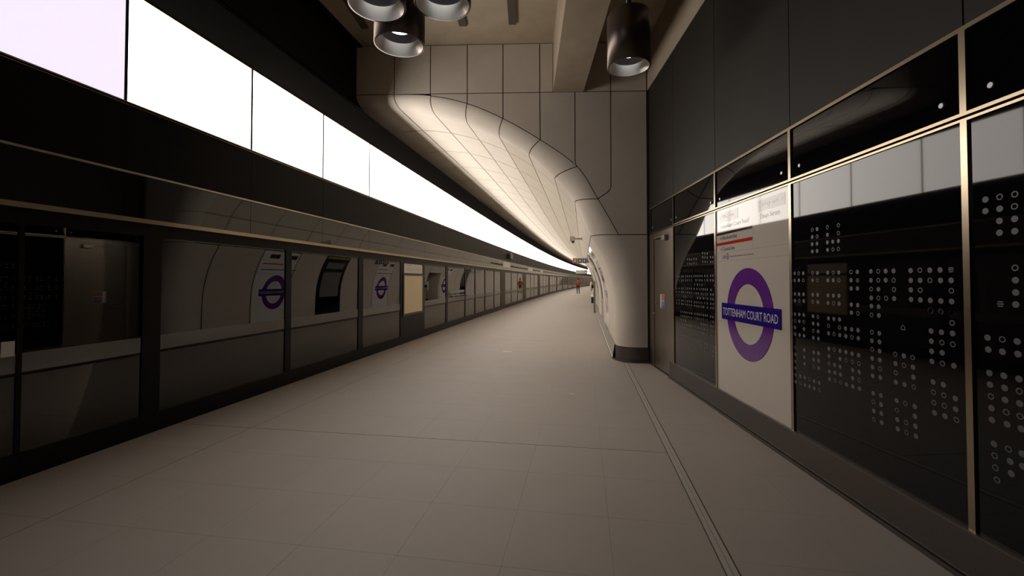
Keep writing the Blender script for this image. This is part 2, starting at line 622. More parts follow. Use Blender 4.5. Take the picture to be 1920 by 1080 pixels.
# lower jamb backing
back.grid(fillet_grid(8, 12, 12, push=.014))
me = bpy.data.meshes.new('wall_back'); me.from_pydata([tuple(p) for p in back.v], [], back.f); me.materials.append(M['joint']); me.update()
wall_back.data = me; C.objects.link(wall_back); wall_back['kind'] = 'structure'
for poly in facade_polys:
    facade_panel(poly, wall_back)
for t0, t1, nt, mt in fill_defs:
    g = fillet_grid(t0, t1, nt)
    panel_from_grid('arch_panel', g, 'cladding', wall_back, gap=.009, gaps=(.009 if t0 > 1 else .004, .0012, .009, .009))
# the plain jamb panel below: flat face running into the roll
g = fillet_grid(8, 12, 14)
g = [[Vector((2.285, YF, r[0].z)), Vector(((2.285 + r[0].x) / 2, YF, r[0].z))] + r for r in g]
panel_from_grid('jamb_panel', g, 'cladding', wall_back, gap=.008, nrm=Vector((-.5, -.85, 0)), gaps=(.008, .0015, .008, .008))

# dark skirting round the foot of the jamb
def skirt_path(off):
    p = [Vector((2.30, YF - off, 0)), Vector((2.12, YF - off, 0))]
    for k in range(1, 9):
        ph = math.pi / 2 * k / 8
        t = 12.5
        qx, _ = outer(12); v, z = prof(12)
        pp = P0(u_start(v), v, 0)
        x = qx + (pp.x - qx) * math.sin(ph); y = YF + FR * (1 - math.cos(ph))
        nx, ny = -math.sin(ph), -math.cos(ph)
        p.append(Vector((x + nx * off, y + ny * off, 0)))
    return p


mm = MB()
pa, pb = skirt_path(.012), skirt_path(.055)
prof_s = [(pa, .276), (pa, .03), (pb, .03), (pb, .0)]
for (a, za), (b_, zb) in zip(prof_s[:-1], prof_s[1:]):
    mm.grid([[p + Vector((0, 0, za)) for p in a], [p + Vector((0, 0, zb)) for p in b_]], 0, True)
pc = skirt_path(-.01)
mm.grid([[p + Vector((0, 0, .276)) for p in pc], [p + Vector((0, 0, .276)) for p in pa]], 0, True)
bb = mm.build('baseboard_back', 'dark_skirt', None, 'structure')

# ---------------------------------------------------------------- platform vault and wall
UEND = 150.0
vb = MB()
for (t0, t1) in ((0, 8), (8, 12)):
    us = [9.2 + 2.4 * k for k in range(7)] + [25.5, 27.97] + [28.4 + 2.4 * k for k in range(51)]
    for ua, ub in zip(us[:-1], us[1:]):
        if t0 == 8 and 25.0 < ua < 27.8:
            continue
        n_ = 24 if ua < 40 else 10
        vb.grid([[vault(u, t0 + (t1 - t0) * k / n_) - vault_n(u, min(12.9, t0 + (t1 - t0) * k / n_)) * .017 for k in range(n_ + 1)] for u in (ua, ub)])
wp = vb.build('wall_platform', 'joint', None, 'structure')
ROWU = [9.63 + 1.645 * k for k in range(0, 85)]


def vault_panel(u0, u1, t0, t1, material, name='vault_panel', nt=5, gap=.011, skew=False):
    g = []
    for k in range(nt + 1):
        t = t0 + (t1 - t0) * k / nt
        ua = u_start(prof(t)[0]) if skew else u0
        g.append([vault(ua, t), vault((ua + u1) / 2, t), vault(u1, t)])
    panel_from_grid(name, g, material, wp, gap=gap, nrm=vault_n(u1, (t0 + t1) / 2), gaps=(.0012, gap + .006, gap, gap) if skew else (gap + .006, gap + .006, gap, gap))


NEAR = 11
for k in range(8):
    mt = 'ribbed' if k >= 4 else 'cladding'
    vault_panel(0, ROWU[0], k, k + 1, mt, skew=True)
    for r in range(NEAR):
        vault_panel(ROWU[r], ROWU[r + 1], k, k + 1, mt)
far = MB(); farr = MB()
for k in range(8):
    for r in range(NEAR, len(ROWU) - 1):
        g_ = .010 if ROWU[r] < 60 else .02
        if r == len(ROWU) - 2 and False:
            pass
        gg = [[vault(u, k + gt) for u in (ROWU[r] + g_, ROWU[r + 1] - g_)] for gt in (.015, .35, .65, .985)]
        (farr if k >= 4 else far).grid(gg)
far.build('distant_vault_panels', 'cladding', wp, 'stuff')
farr.build('distant_ribbed_panels', 'ribbed', wp, 'stuff')

# lower wall: seams follow the sign panels
LOW = [None, 9.63, 11.25, 12.90, 14.35, 15.95, 17.28, 18.60, 20.24, 21.85, 23.50, 25.55, 'gap', 27.95, 28.45, 30.05, 31.7, 33.3, 34.95, 36.6, 38.2, 39.9, 41.5]
SPECIAL = {11.25: 'white_panel', 14.35: 'black_glass', 18.60: 'white_panel', 28.45: 'white_panel', 33.3: 'black_glass', 36.6: 'white_panel'}
for a, b_ in zip(LOW[:-1], LOW[1:]):
    if a == 'gap' or b_ == 'gap':
        continue
    mt = SPECIAL.get(a, 'cladding')
    nm = {'white_panel': 'sign_panel', 'black_glass': 'advert_panel', 'cladding': 'wall_panel'}[mt]
    vault_panel(0 if a is None else a, b_, 8, 12, mt, nm, nt=10, skew=a is None, gap=.026 if nm == 'sign_panel' else .014)
lowfar = MB()
for r in range(int((UEND - 41.5) / 1.645)):
    u0 = 41.5 + 1.645 * r
    lowfar.grid([[vault(u, t) for u in (u0 + .01, u0 + 1.635)] for t in (8.01, 8.7, 9.4, 10, 10.6, 11.2, 11.99)])
lowfar.build('distant_wall_panels', 'cladding', wp, 'stuff')
# head panel over the passage
# passage recess
o0, o1 = 25.55, 27.95
ZP = 2.02
tp = t_of_z(ZP)
for ua in (o0, o1):
    mm = MB()
    pr = [prof(tp + (12.9 - tp) * k / 10) for k in range(11)]
    for (va, za), (vb_, zb) in zip(pr[:-1], pr[1:]):
        mm.face([PF(ua, va, za), PF(ua, vb_, zb), PF(ua, 4.2, zb), PF(ua, 4.2, za)])
    mm.build('passage_wall', 'cladding', wp)
mm = MB(); mm.box(o0, o1, 4.2, 4.3, 0, 2.43, PF); mm.build('passage_wall', 'cladding', wp, recalc=True)
mm = MB(); mm.face([PF(o0, prof(tp)[0], ZP), PF(o1, prof(tp)[0], ZP), PF(o1, 4.2, ZP), PF(o0, 4.2, ZP)]); mm.build('passage_ceiling', 'cladding', wp)
mm = MB(); mm.grid([[vault(u, 8.03 + (tp - 8.03) * k / 4) for u in (o0 + .01, o1 - .01)] for k in range(5)]); mm.build('lintel_panel', 'cladding', wp)
for k in range(7):
    bx('passage_step', 'dark', wp, o0 + .05, o1 - .05, .95 + .3 * k, 1.25 + .3 * k, 0.0, .17 * (k + 1), PF)

# steel skirting along the platform wall
mm = MB()
us = [u_start(.6)] + [10 + 2 * k for k in range(70)]
sec = [(.64, .29), (.602, .29), (.562, .045), (.575, .043)]
runs = [[u for u in us if u < 23.4] + [25.5], [27.95] + [u for u in us if u > 28]]
for rr in runs:
    mm.grid([[PF(u, v, z) for (v, z) in sec] for u in rr], 0, False)
bp_ = mm.build('baseboard_platform', 'lit_skirt', None, 'structure')
mm = MB()
for rr in runs:
    mm.grid([[PF(u, v, z) for (v, z) in ((.575, .046), (.553, .03), (.55, 0.0))] for u in rr], 0, False)
mm.build('gap_shade_strip', 'dark', bp_)  # dark strip, the shade below the skirting put into its colour

# ---------------------------------------------------------------- left side: bulkhead, light band, screen
wl = struct('wall_left')
MOD = 1.645
MU = [3.596 + MOD * k for k in range(-6, 26)]


def strip_bend(mb, u0, u1, v0, v1, z0, z1, mi=0):
    mb.box(u0, u1, v0, v1, z0, z1, PF, mi=mi, n=max(1, int((u1 - max(u0, 12)) / 3)) if u1 > 14 else 1)


mm = MB(); strip_bend(mm, -7, UEND, PS - .25, PS - .04, 2.6, 4.99); mm.build('backing', 'black_satin', wl, recalc=True)
mm = MB(); mm.box(-7, 8.75, PS - .25, PS + .001, 4.99, cz + .05, P0); mm.build('upper_bulkhead', 'black_satin', wl, recalc=True)
for a, b_ in zip(MU[:-1], MU[1:]):                      # black panels under the band
    mm = MB(); mm.box(a + .003, b_ - .003, PS - .05, PS, 2.63, 3.283, PF); mm.build('fascia_panel', 'black_satin', wl, recalc=True)
mm = MB(); strip_bend(mm, MU[-1], UEND, PS - .05, PS, 2.63, 3.283); mm.build('distant_fascia', 'black_satin', wl, recalc=True)
for nm, z0, z1, pr in (('fascia_trim', 2.605, 2.625, .012), ('band_trim', 3.286, 3.298, .012), ('band_trim', 3.268, 3.274, .006), ('band_trim', 4.376, 4.388, .014)):
    mm = MB(); strip_bend(mm, -7, UEND, PS - .05, PS + pr, z0, z1)
    mm.build(nm, 'bronze' if nm == 'band_trim' else 'steel', wl, recalc=True)
# hood over the light band
HV, HZ = -3.95, 4.625
mm = MB()
us = [-7] + [14 + 3 * k for k in range(46)]
sec = [(PS - .02, 4.388), (PS + .01, 4.388), (HV, HZ - .02), (HV, HZ), (PS - .02, HZ + .03)]
mm.grid([[PF(u, v, z) for (v, z) in sec] for u in us], 0, False)
mm.build('band_hood', 'hood', wl, recalc=False)
mm = MB(); strip_bend(mm, -7, UEND, HV - .012, HV + .006, HZ - .006, HZ + .004); mm.build('hood_trim', 'frame_dark', wl, recalc=True)

lb = thing('light_band', 'continuous glowing white light band high above the platform screen', 'light', P0(3.6, PS, 3.3))
for a, b_ in zip(MU[:-1], MU[1:]):
    mm = MB(); mm.box(a + .007, b_ - .007, PS - .035, PS - .012, 3.298, 4.376, PF); mm.build('light_panel', 'band_low' if b_ < 3.7 else 'band_mid' if b_ < 5.4 else 'band', lb, recalc=True)
    mm = MB(); mm.box(b_ - .014, b_ + .014, PS - .03, PS - .006, 3.298, 4.376, PF); mm.build('mullion', 'frame_dark', wl, recalc=True)
mm = MB(); strip_bend(mm, MU[-1], UEND - 2, PS - .035, PS - .012, 3.298, 4.376); mm.build('distant_light_strip', 'band', lb, recalc=True)

ps = thing('platform_screen', 'dark framed glass platform screen running the length of the track side', 'platform screen', P0(3.6, PS, 0))
mm = MB(); strip_bend(mm, -7, UEND, PS - .08, PS + .004, 0, .195); mm.build('kick_plate', 'frame_dark', ps, recalc=True)
mm = MB(); strip_bend(mm, -7, UEND, PS - .08, PS + .002, 2.005, 2.128); mm.build('door_head', 'frame_dark', ps, recalc=True)
mm = MB(); strip_bend(mm, -7, UEND, PS - .08, PS + .05, 2.128, 2.172); mm.build('top_rail', 'bronze', ps, recalc=True)
for a, b_ in zip(MU[:-1], MU[1:]):
    mm = MB(); mm.box(a + .003, b_ - .003, PS - .05, PS - .008, 2.176, 2.604, PF); mm.build('header_panel', 'header_glass', ps, recalc=True)
mm = MB(); strip_bend(mm, MU[-1], UEND, PS - .05, PS - .008, 2.176, 2.604); mm.build('distant_header', 'header_glass', ps, recalc=True)
# (start, end, solid cabinet?)
POSTS = [(-6.9, -6.8, 0), (-4.6, -4.5, 0), (-2.4, -2.3, 0), (-.4, -.22, 0), (1.72, 1.84, 0), (3.79, 3.985, 0), (5.945, 6.075, 0), (8.10, 8.285, 0),
         (10.12, 11.76, 1), (13.69, 13.90, 0), (16.0, 16.12, 0), (17.5, 17.62, 0), (19.30, 19.42, 0), (21.3, 21.42, 0), (23.0, 24.3, 1), (26.3, 26.4, 0), (28.6, 28.7, 0),
         (31.0, 32.5, 1), (35.0, 35.1, 0), (37.2, 37.3, 0), (39.6, 41.3, 1), (43.7, 43.8, 0), (46.1, 46.2, 0), (48.5, 50.2, 1), (52.6, 52.7, 0), (55, 55.1, 0), (57.2, 58.9, 1)]
prev = None
for (a, b_, solid) in POSTS:
    bx('cabinet_panel' if solid else 'post', 'frame_dark', ps, a, b_, PS - .07, PS + .003, .19, 2.01, PF)
    if prev is not None:
        gp = bx('glass_panel', 'glass', ps, prev + .002, a - .002, PS - .022, PS - .010, .19, 2.01, PF)
        mm = MB(); mm.face([PF(prev + .004, PS - .0085, .835), PF(a - .004, PS - .0085, .835), PF(a - .004, PS - .0085, .985), PF(prev + .004, PS - .0085, .985)])
        mm.build('frosted_band', 'frosted', gp)
        bx('glazing_bar', 'frame_dark', gp, prev + .004, a - .004, PS - .010, PS - .004, .808, .828, PF)
    prev = b_
bx('leaf_edge', 'frame_dark', ps, 2.80, 2.835, PS - .03, PS - .002, .19, 2.01, PF)
mmp, mmg = MB(), MB()
u = 58.9
while u < UEND - 10:
    for d0, d1 in ((2.4, 2.5), (4.7, 4.8), (6.9, 8.5)):
        mmp.box(u + d0, u + d1, PS - .07, PS + .003, .19, 2.01, PF)
    for d0, d1 in ((0, 2.4), (2.5, 4.7), (4.8, 6.9)):
        mmg.box(u + d0, u + d1, PS - .022, PS - .01, .19, 2.01, PF)
    u += 8.5
mmp.build('distant_posts', 'frame_dark', ps, 'stuff', recalc=True)
mmg.build('distant_glass', 'glass', ps, 'stuff', recalc=True)

# the tunnel behind the screen
mm = MB()
us = [-7, 4, 14] + [20 + 8 * k for k in range(17)]
sec = [(PS - .1, -1.2), (PS - 1.2, -1.3), (PS - 2.9, -1.2), (PS - 3.6, .5), (PS - 3.4, 2.6), (PS - 2.2, 3.9), (PS - .2, 4.4)]
mm.grid([[PF(u, v, z) for (v, z) in sec] for u in us], 0, True)
mm.build('wall_tunnel', 'tunnel', None, 'structure')

# ---------------------------------------------------------------- concourse wall on the right
wr = bx('wall_right', 'joint', None, DW + .016, DW + .25, -7, YF + .3, 0, cz + .1, kind='structure')
S0, PW = 6.983, 1.535
ys = [S0 - PW * k for k in range(0, 9)]          # 6.983, 5.448, 3.913, 2.378, .843 ...
z0, z1 = .268, 2.392
art = []
for k in range(8):
    a, b_ = ys[k + 1], ys[k]
    white = (k == 1 or k == 5)
    o = bx('sign_backing' if white else 'artwork_panel', 'white_glass' if white else 'black_glass', wr, DW, DW + .015, a + .006, b_ - .006, z0, z1)
    art.append(o)
    up = bx('upper_glass', 'black_glass', wr, DW + .002, DW + .015, a + .006, b_ - .006, 2.446, 2.868)
    for yy in (a + .125, b_ - .135):
        mm = MB(); mm.tube((DW + .003, yy, 2.525), (DW - .010, yy, 2.525), .017, .014, 14)
        mm.build('fixing_stud', 'stud', up)
up = bx('upper_glass', 'black_glass', wr, DW + .002, DW + .015, S0 + .02, 8.25, 2.43, 2.868)
for yy in (7.09, 8.13):
    mm = MB(); mm.tube((DW + .003, yy, 2.52), (DW - .010, yy, 2.52), .017, .014, 14); mm.build('fixing_stud', 'stud', up)
cl = [YF + .0, 7.0] + ys[1:]
cl = [8.40, 6.99] + ys[1:]
for a, b_ in zip(cl[1:], cl[:-1]):
    bx('cladding_panel', 'black_matte', wr, DW, DW + .015, a + .005, b_ - .005, 2.902, 5.165)
bx('upper_concrete', 'concrete', wr, DW - .004, DW + .02, -7, YF, 5.172, cz + .02)
for nm, za, zb, pr in (('upper_rail', 2.870, 2.895, .012), ('middle_rail', 2.422, 2.440, .012), ('middle_rail', 2.394, 2.408, .010)):
    bx(nm, 'bronze', wr, DW - pr, DW + .01, -7, S0 + .02 if zb < 2.5 else 8.30, za, zb)
bx('middle_rail', 'bronze', wr, DW - .008, DW + .01, S0 + .02, 8.30, 2.408, 2.424)
for k, y in enumerate(ys):
    w_ = .011 if k == 0 else .018
    bx('post_strip', 'bronze', wr, DW - .012, DW + .012, y - w_, y + w_, z0, 2.394)
    bx('post_strip', 'bronze', wr, DW - .012, DW + .012, y - w_, y + w_, 2.44, 2.87)
bx('post_strip', 'bronze', wr, DW - .010, DW + .012, 8.255, 8.285, 2.40, 2.87)
bx('corner_strip', 'frame_dark', wr, DW - .012, DW + .01, 8.345, 8.425, 0, 5.16)
bb = struct('baseboard_right')
bx('skirting_board', 'dark_skirt', bb, DW - .022, DW + .014, -7, 7.17, .035, .262)
bx('skirting_cap', 'skirt', bb, DW - .026, DW + .014, -7, 7.17, .258, .268)
bx('skirting_foot', 'dark_skirt', bb, DW - .045, DW + .014, -7, 7.17, 0, .022)
bx('skirting_lip', 'skirt', bb, DW - .024, DW + .0, -7, 7.17, .030, .038)


def RW(off):                         # along (increasing to the viewer's right) and up, on the right wall
    return lambda a, z: Vector((DW - off, -a, z))


def flat(mb, y0, y1, za, zb, off, mi=0):
    mb.face([(DW - off, y0, za), (DW - off, y0, zb), (DW - off, y1, zb), (DW - off, y1, za)], mi)


# station roundel on the white glass
rs = thing('roundel_sign', 'purple ring roundel with blue TOTTENHAM COURT ROAD bar on white glass', 'sign', (DW, 4.677, 1.2))
mm = MB(); g1, g2 = [], []
NS = 96
for off, rad in ((.0, .4815), (.004, .4815), (.004, .313), (.0, .313)):
    g1.append([Vector((DW - .0005 - off, 4.677 - rad * math.cos(2 * math.pi * k / NS), 1.2046 + rad * math.sin(2 * math.pi * k / NS))) for k in range(NS + 1)])
mm.grid(g1, 0, False); mm.build('ring', 'purple', rs, recalc=True)
bx('bar', 'blue', rs, DW - .009, DW - .001, 4.076, 5.284, 1.110, 1.297)
text_mesh('lettering', 'TOTTENHAM COURT ROAD', -5.245, -4.118, 1.157, 1.243, RW(.0105), 'lettering', rs)

# line and way-out directions above it
ws = thing('direction_sign', 'printed way out and line directions across the top of the white glass', 'sign', (DW, 4.677, 2.1))
for (ya, yb, txt, a0, a1) in ((4.875, 5.358, '\u2190Way out', -5.335, -4.97), (3.998, 4.466, 'Way out\u2192', -4.40, -4.03)):
    mm = MB(); flat(mm, ya, yb, 2.237, 2.349, .0012); o = mm.build('way_out_box', 'way_black', ws)
    text_mesh('lettering', txt, a0, a1, 2.265, 2.325, RW(.0024), 'yellow', o)
text_mesh('lettering', 'Tottenham Court Road', -5.335, -4.645, 2.165, 2.212, RW(.0014), 'ink', ws)
text_mesh('lettering', 'Dean Street', -4.416, -4.08, 2.163, 2.212, RW(.0014), 'ink', ws)
mm = MB(); flat(mm, 4.575, 5.42, 2.092, 2.120, .0014); mm.build('black_stripe', 'black_print', ws)
mm = MB(); flat(mm, 4.574, 5.42, 1.968, 2.003, .0014); mm.build('red_stripe', 'red', ws)
text_mesh('lettering', '\u2190Northern line', -5.315, -4.905, 2.030, 2.076, RW(.0014), 'ink', ws)
text_mesh('lettering', '\u2190Central line', -5.312, -4.960, 1.902, 1.946, RW(.0014), 'ink', ws)
mm = MB(); flat(mm, 3.945, 5.42, 1.879, 1.882, .001); flat(mm, 3.945, 5.42, 1.779, 1.782, .001); flat(mm, 4.565, 4.568, 1.885, 2.09, .001)
mm.build('rule_line', 'sign_line', ws)
text_mesh('lettering', 'Lift', -5.262, -5.178, 1.81, 1.85, RW(.0014), 'ink', ws)
mm = MB()
flat(mm, 5.112, 5.158, 1.80, 1.806, .0014); flat(mm, 5.112, 5.158, 1.858, 1.864, .0014); flat(mm, 5.153, 5.158, 1.80, 1.864, .0014); flat(mm, 5.112, 5.117, 1.80, 1.864, .0014)
flat(mm, 5.129, 5.141, 1.812, 1.838, .0014); flat(mm, 5.131, 5.139, 1.842, 1.850, .0014)
mm.build('lift_pictogram', 'ink', ws)
text_mesh('lettering', 'Please use lifts for step-free access to street level', -5.085, -4.56, 1.815, 1.838, RW(.0014), 'ink', ws)

# --- dotted artwork, read off the wall as (along, height) through the survey of the panel
F_, CYP = 827.9, 507.5
cyw, syw, cp, sp = math.cos(.03368), math.sin(.03368), math.cos(.02145), math.sin(.02145)
WV = Vector((-syw * cp, cyw * cp, sp)); RV = Vector((cyw, syw, 0)); UV = RV.cross(WV)


def wall_yz(x, y):                   # where a sighting meets the wall plane
    d = WV + RV * ((x - 960) / F_) - UV * ((y - CYP) / F_)
    k = DW / d.x
    return d.y * k, CAM_H + d.z * k


DOTS3A = '''233,167R 282,160F 386,141R 498,121R|233,240F 282,235R 386,218F 498,200R|233,313F 282,307F 387,294F 441,287F 498,280F|234,386F 283,381F 388,370F 443,365R 498,360R|
55,608F 97,607R 142,607F 237,605R 286,604F 390,601F 445,600R 502,599F 625,594R 690,593F 827,588F 901,587R 977,585F 1057,583F 1230,580F 1324,576R 1424,576F 1528,573F 1638,570H|
55,678F 98,678F 143,678R 237,678F 286,678R 391,678F 446,678F 503,678R 626,677F 692,678H 828,678F 902,678R 977,677F 1059,678R 1231,679F 1326,679F 1426,679R 1532,679F 1640,679F|
627,761F 692,761F 830,767R 903,768F 1061,771R 1232,775F 1327,778R 1643,784R|58,816F 100,818F 145,820F 238,824F 288,826F 392,831F 447,833F 504,835F 831,856F 904,858R 981,860R 1063,863F 1234,872F 1329,877F 1429,882F 1536,888F 1645,893F|
58,884F 101,886R 147,888F 239,895R 290,899F 393,908F 449,911R 506,915F 629,925F 694,930F 833,940F 906,946F 1432,987F 1538,994R 1648,1001F|630,1006F 696,1013R 834,1028R 908,1034F'''
DOTS3B = '''42,73F 73,76F 105,80F 172,88F 207,94R 284,104F 323,108F 364,112F|43,122R 73,125F 106,129R 173,141F 209,147F 285,158R 364,170R 407,177F 452,184F 498,190F 598,204R 652,212F 823,170Q 1020,47F 1096,53R 1178,60F 1178,137R|
43,170F 107,181F 174,193R 209,199F 285,212F 324,218R 366,225F 409,233F 453,240R 500,248F 598,266F 653,274F 1026,195F 1101,204F 1182,213F|44,218F 75,224F 107,230F 175,244F 211,251F 600,328R 654,341F 1028,269F 1104,279R 1184,292R|
45,316R 109,332F 177,350F 212,357F 287,323F 325,330R 367,339F 410,348F 455,359F 502,370F 601,393F 655,405F 767,363R 829,375F 893,387R 1030,342F 1106,353F|
46,366F 109,383F 177,402F 213,410F 288,377F 368,397F 411,407R 457,418R 504,430R 603,457F 657,468R 769,431F 830,444R 895,457F 1032,415F 1109,431R 1191,447F|
46,415F 110,433F 178,454R 214,464F 288,432R 328,441F 369,454F 459,478F 506,491F 604,519F 659,532F 771,497R 898,529F 1041,564F 1115,584F|47,463F 290,488F 330,497F 371,510F 459,537F 507,551R 772,565F 834,582F 901,600R 1044,638R 1119,660R 1201,683F|
48,513F 80,522F 113,532F 145,544R 180,557F 217,570F 292,543F 331,554R 372,568R 415,582F 460,597F 508,612F 608,645F 663,662F 777,698F 840,719R 908,741F 1047,713R 1122,736R 1204,761F|
49,562F 80,573R 114,585F 147,597F 181,609F 218,624R 610,708R 665,727F 780,767R 910,812F 1051,787F 1127,811F 1209,838R|612,773F 667,792F 782,836F 846,858R 913,884F|613,834R 669,857F 785,903F 849,929R 917,955F'''
DOTS4A = '162,183F 252,166R 348,149R 162,256F 252,241F 346,226R 251,318F 347,305F 251,393F 348,383F 350,615R 352,693F 354,771F 257,843H 354,847F'
DOTS4B = '''165,105F 253,116R 342,128F 169,176F 254,189F 346,203F 176,316F 262,332F 352,351F 180,385F 267,405F 355,424R 185,455R 270,476F 357,498F 189,525F 277,549R 360,573R 192,595F 282,621F 366,648F
204,738F 290,769R 372,797F 208,808R 300,842F 375,872F 213,880R 307,915F 222,952R'''
SEG1 = [(222,134,255,137,3),(113,178,142,180,3),(159,175,176,177,2),(223,163,256,166,3),(279,162,296,163,2),(113,210,142,211,3),(160,207,177,208,2),(223,196,256,197,3),(280,197,296,198,2),
(34,302,34,302,1),(52,302,70,302,2),(81,301,99,301,2),(113,300,142,300,3),(160,299,217,299,5),(237,298,256,298,2),(279,297,315,297,3),(34,331,34,331,1),(52,331,70,331,2),(81,330,99,330,2),(113,330,142,330,3),(174,329,217,330,4),(237,330,256,330,2),(279,330,315,331,3),
(163,361,163,361,1),(184,361,217,363,3),(310,366,310,366,1),(34,388,34,388,1),(52,388,70,388,2),(81,389,99,389,2),(113,389,142,390,3),(161,392,180,393,2),(199,394,256,397,5),(282,399,282,399,1),(34,413,34,413,1),(52,414,70,415,2),(81,416,99,417,2),(113,418,142,420,3),(162,423,191,425,3),(213,427,256,430,4),(281,432,315,435,3),
(84,448,98,449,2),(186,458,205,459,2),(230,461,230,461,1),(256,463,256,463,1),(281,465,315,467,3),(34,473,34,473,1),(52,475,70,476,2),(81,478,99,480,2),(113,481,142,484,3),(163,488,217,493,5),(237,495,256,497,2),(281,500,315,504,3),(34,495,34,495,1),(52,498,70,500,2),(81,502,99,504,2),(113,506,142,510,3),(163,514,230,523,6),(256,527,256,527,1),(281,530,315,534,3),
(64,557,143,569,7),(163,572,256,586,8),(280,592,315,600,3),(66,586,143,599,7),(163,603,256,619,8),(281,626,315,634,3),(66,615,66,615,1),(82,618,100,621,2),(212,645,256,655,4),(282,661,315,669,3),(66,643,143,660,7),(163,664,234,683,6),(256,688,256,688,1),(282,694,315,702,3),(66,667,143,689,7),(163,695,256,721,8),(282,729,315,738,3),
(36,714,36,714,1),(54,722,143,750,8),(163,757,217,774,5),(240,786,256,792,2),(282,803,315,815,3),(36,740,36,740,1),(54,747,143,777,8),(163,785,217,805,5),(240,820,256,826,2),(282,838,315,850,3),(240,848,256,856,2),(282,868,315,880,3)]


def parse(txt, ox, oy, sc):
    r = []
    for tok in txt.replace('|', ' ').split():
        a, b_ = tok.split(',')
        y, z = wall_yz(ox + float(a) * sc, oy + float(b_[:-1]) * sc)
        r.append((y, z, b_[-1]))
    return r


def dot_print(panel, dots, r):
    mm = MB()
    for y, z, k in dots:
        n_ = 14
        P = lambda a, rr: (DW - .0012, y + rr * math.cos(a), z + rr * math.sin(a))
        A = [2 * math.pi * i / n_ for i in range(n_)]
        if k == 'F':
            mm.face([P(a, r) for a in A])
        elif k == 'R':
            for i in range(n_):
                a, b_ = A[i], A[(i + 1) % n_]
                mm.face([P(a, r), P(b_, r), P(b_, r * .62), P(a, r * .62)])
        elif k == 'H':
            for s_ in (-.72, -.05, .62):
                w_ = r * math.sqrt(max(0.02, 1 - (abs(s_) * .9) ** 2)); hh = r * .2
                mm.face([(DW - .0012, y + w_, z + s_ * r - hh), (DW - .0012, y + w_, z + s_ * r + hh), (DW - .0012, y - w_, z + s_ * r + hh), (DW - .0012, y - w_, z + s_ * r - hh)])
        else:
            q = [(-r, -r), (-r, r * .3), (0, r * 1.1), (r, r * .3), (r, -r)]
            for (a0, b0), (a1, b1) in zip(q, q[1:] + q[:1]):
                mm.face([(DW - .0012, y - a0, z + b0), (DW - .0012, y - a1, z + b1), (DW - .0012, y - a1 * .65, z + b1 * .65), (DW - .0012, y - a0 * .65, z + b0 * .65)])
    mm.build('dot_print', 'dot', panel, 'stuff')


d3 = parse(DOTS3A, 1480, 400, 340 / 1836) + parse(DOTS3B, 1480, 570, 340 / 1311)
dot_print(art[2], d3, .0158)
d4 = parse(DOTS4A, 1800, 320, 120 / 405) + parse(DOTS4B, 1800, 600, 120 / 381)
d4 = d4 + [(y - .62, z, k) for (y, z, k) in d4 if y - .62 > ys[4] + .05]
dot_print(art[3], d4, .0158)
d1 = []
for (a, b_, c_, e_, n_) in SEG1:
    p, q = wall_yz(1260 + a * 90 / 347, 440 + b_ * 90 / 347), wall_yz(1260 + c_ * 90 / 347, 440 + e_ * 90 / 347)
    for i in range(n_):
        f = i / max(1, n_ - 1)
        d1.append((p[0] + (q[0] - p[0]) * f, p[1] + (q[1] - p[1]) * f, 'F' if random.random() < .72 else 'R'))
dot_print(art[0], d1, .0158)

# ---------------------------------------------------------------- door in the corner
dr = struct('door_1')
DX = DW
mm = MB()
mm.box(DX - .004, DX + .02, 8.06, 8.34, 0, 2.40); mm.box(DX - .004, DX + .02, 6.99, 7.235, 0, 2.40); mm.box(DX - .004, DX + .02, 7.235, 8.06, 2.315, 2.40)
mm.build('door_frame', 'door_steel', dr, recalc=True)
mm = MB(); mm.box(DX - .014, DX - .003, 8.10, 8.135, 0, 2.345); mm.build('door_stop', 'steel', dr, recalc=True)
leaf = bx('door_leaf', 'door_steel', dr, DX + .003, DX + .015, 7.242, 8.052, .03, 2.308)
mm = MB(); mm.tube((DX, 8.01, .968), (DX - .055, 8.01, .968), .012); mm.tube((DX - .05, 8.02, .968), (DX - .05, 7.87, .968), .010)
mm.build('door_handle', 'stud', leaf)
mm = MB(); mm.tube((DX + .004, 7.985, 1.153), (DX - .012, 7.985, 1.153), .022); mm.build('lock_cylinder', 'stud', leaf)
mm = MB(); mm.box(DX - .06, DX, 7.27, 7.44, 2.225, 2.30); mm.box(DX - .045, DX - .025, 7.44, 7.90, 2.285, 2.305); mm.box(DX - .03, DX, 7.86, 7.91, 2.28, 2.31)
mm.build('door_closer', 'steel', leaf, recalc=True)
nt = thing('safety_notice', 'small red and blue safety notice stuck on the steel door', 'notice', (DW, 7.59, 1.2))
bx('backing_sheet', 'notice_white', nt, DX - .001, DX + .002, 7.475, 7.705, 1.085, 1.318)
mm = MB(); flat(mm, 7.48, 7.645, 1.215, 1.312, .002); mm.build('red_field', 'notice_red', nt)
mm = MB(); flat(mm, 7.48, 7.645, 1.125, 1.205, .002); mm.build('blue_field', 'notice_blue', nt)
mm = MB(); flat(mm, 7.48, 7.645, 1.09, 1.122, .002); mm.build('navy_strip', 'notice_navy', nt)
mm = MB()
for za in (1.235, 1.262, 1.288, 1.15, 1.18):
    flat(mm, 7.50, 7.625, za, za + .006, .003)
mm.build('text_line', 'pale_rule', nt)

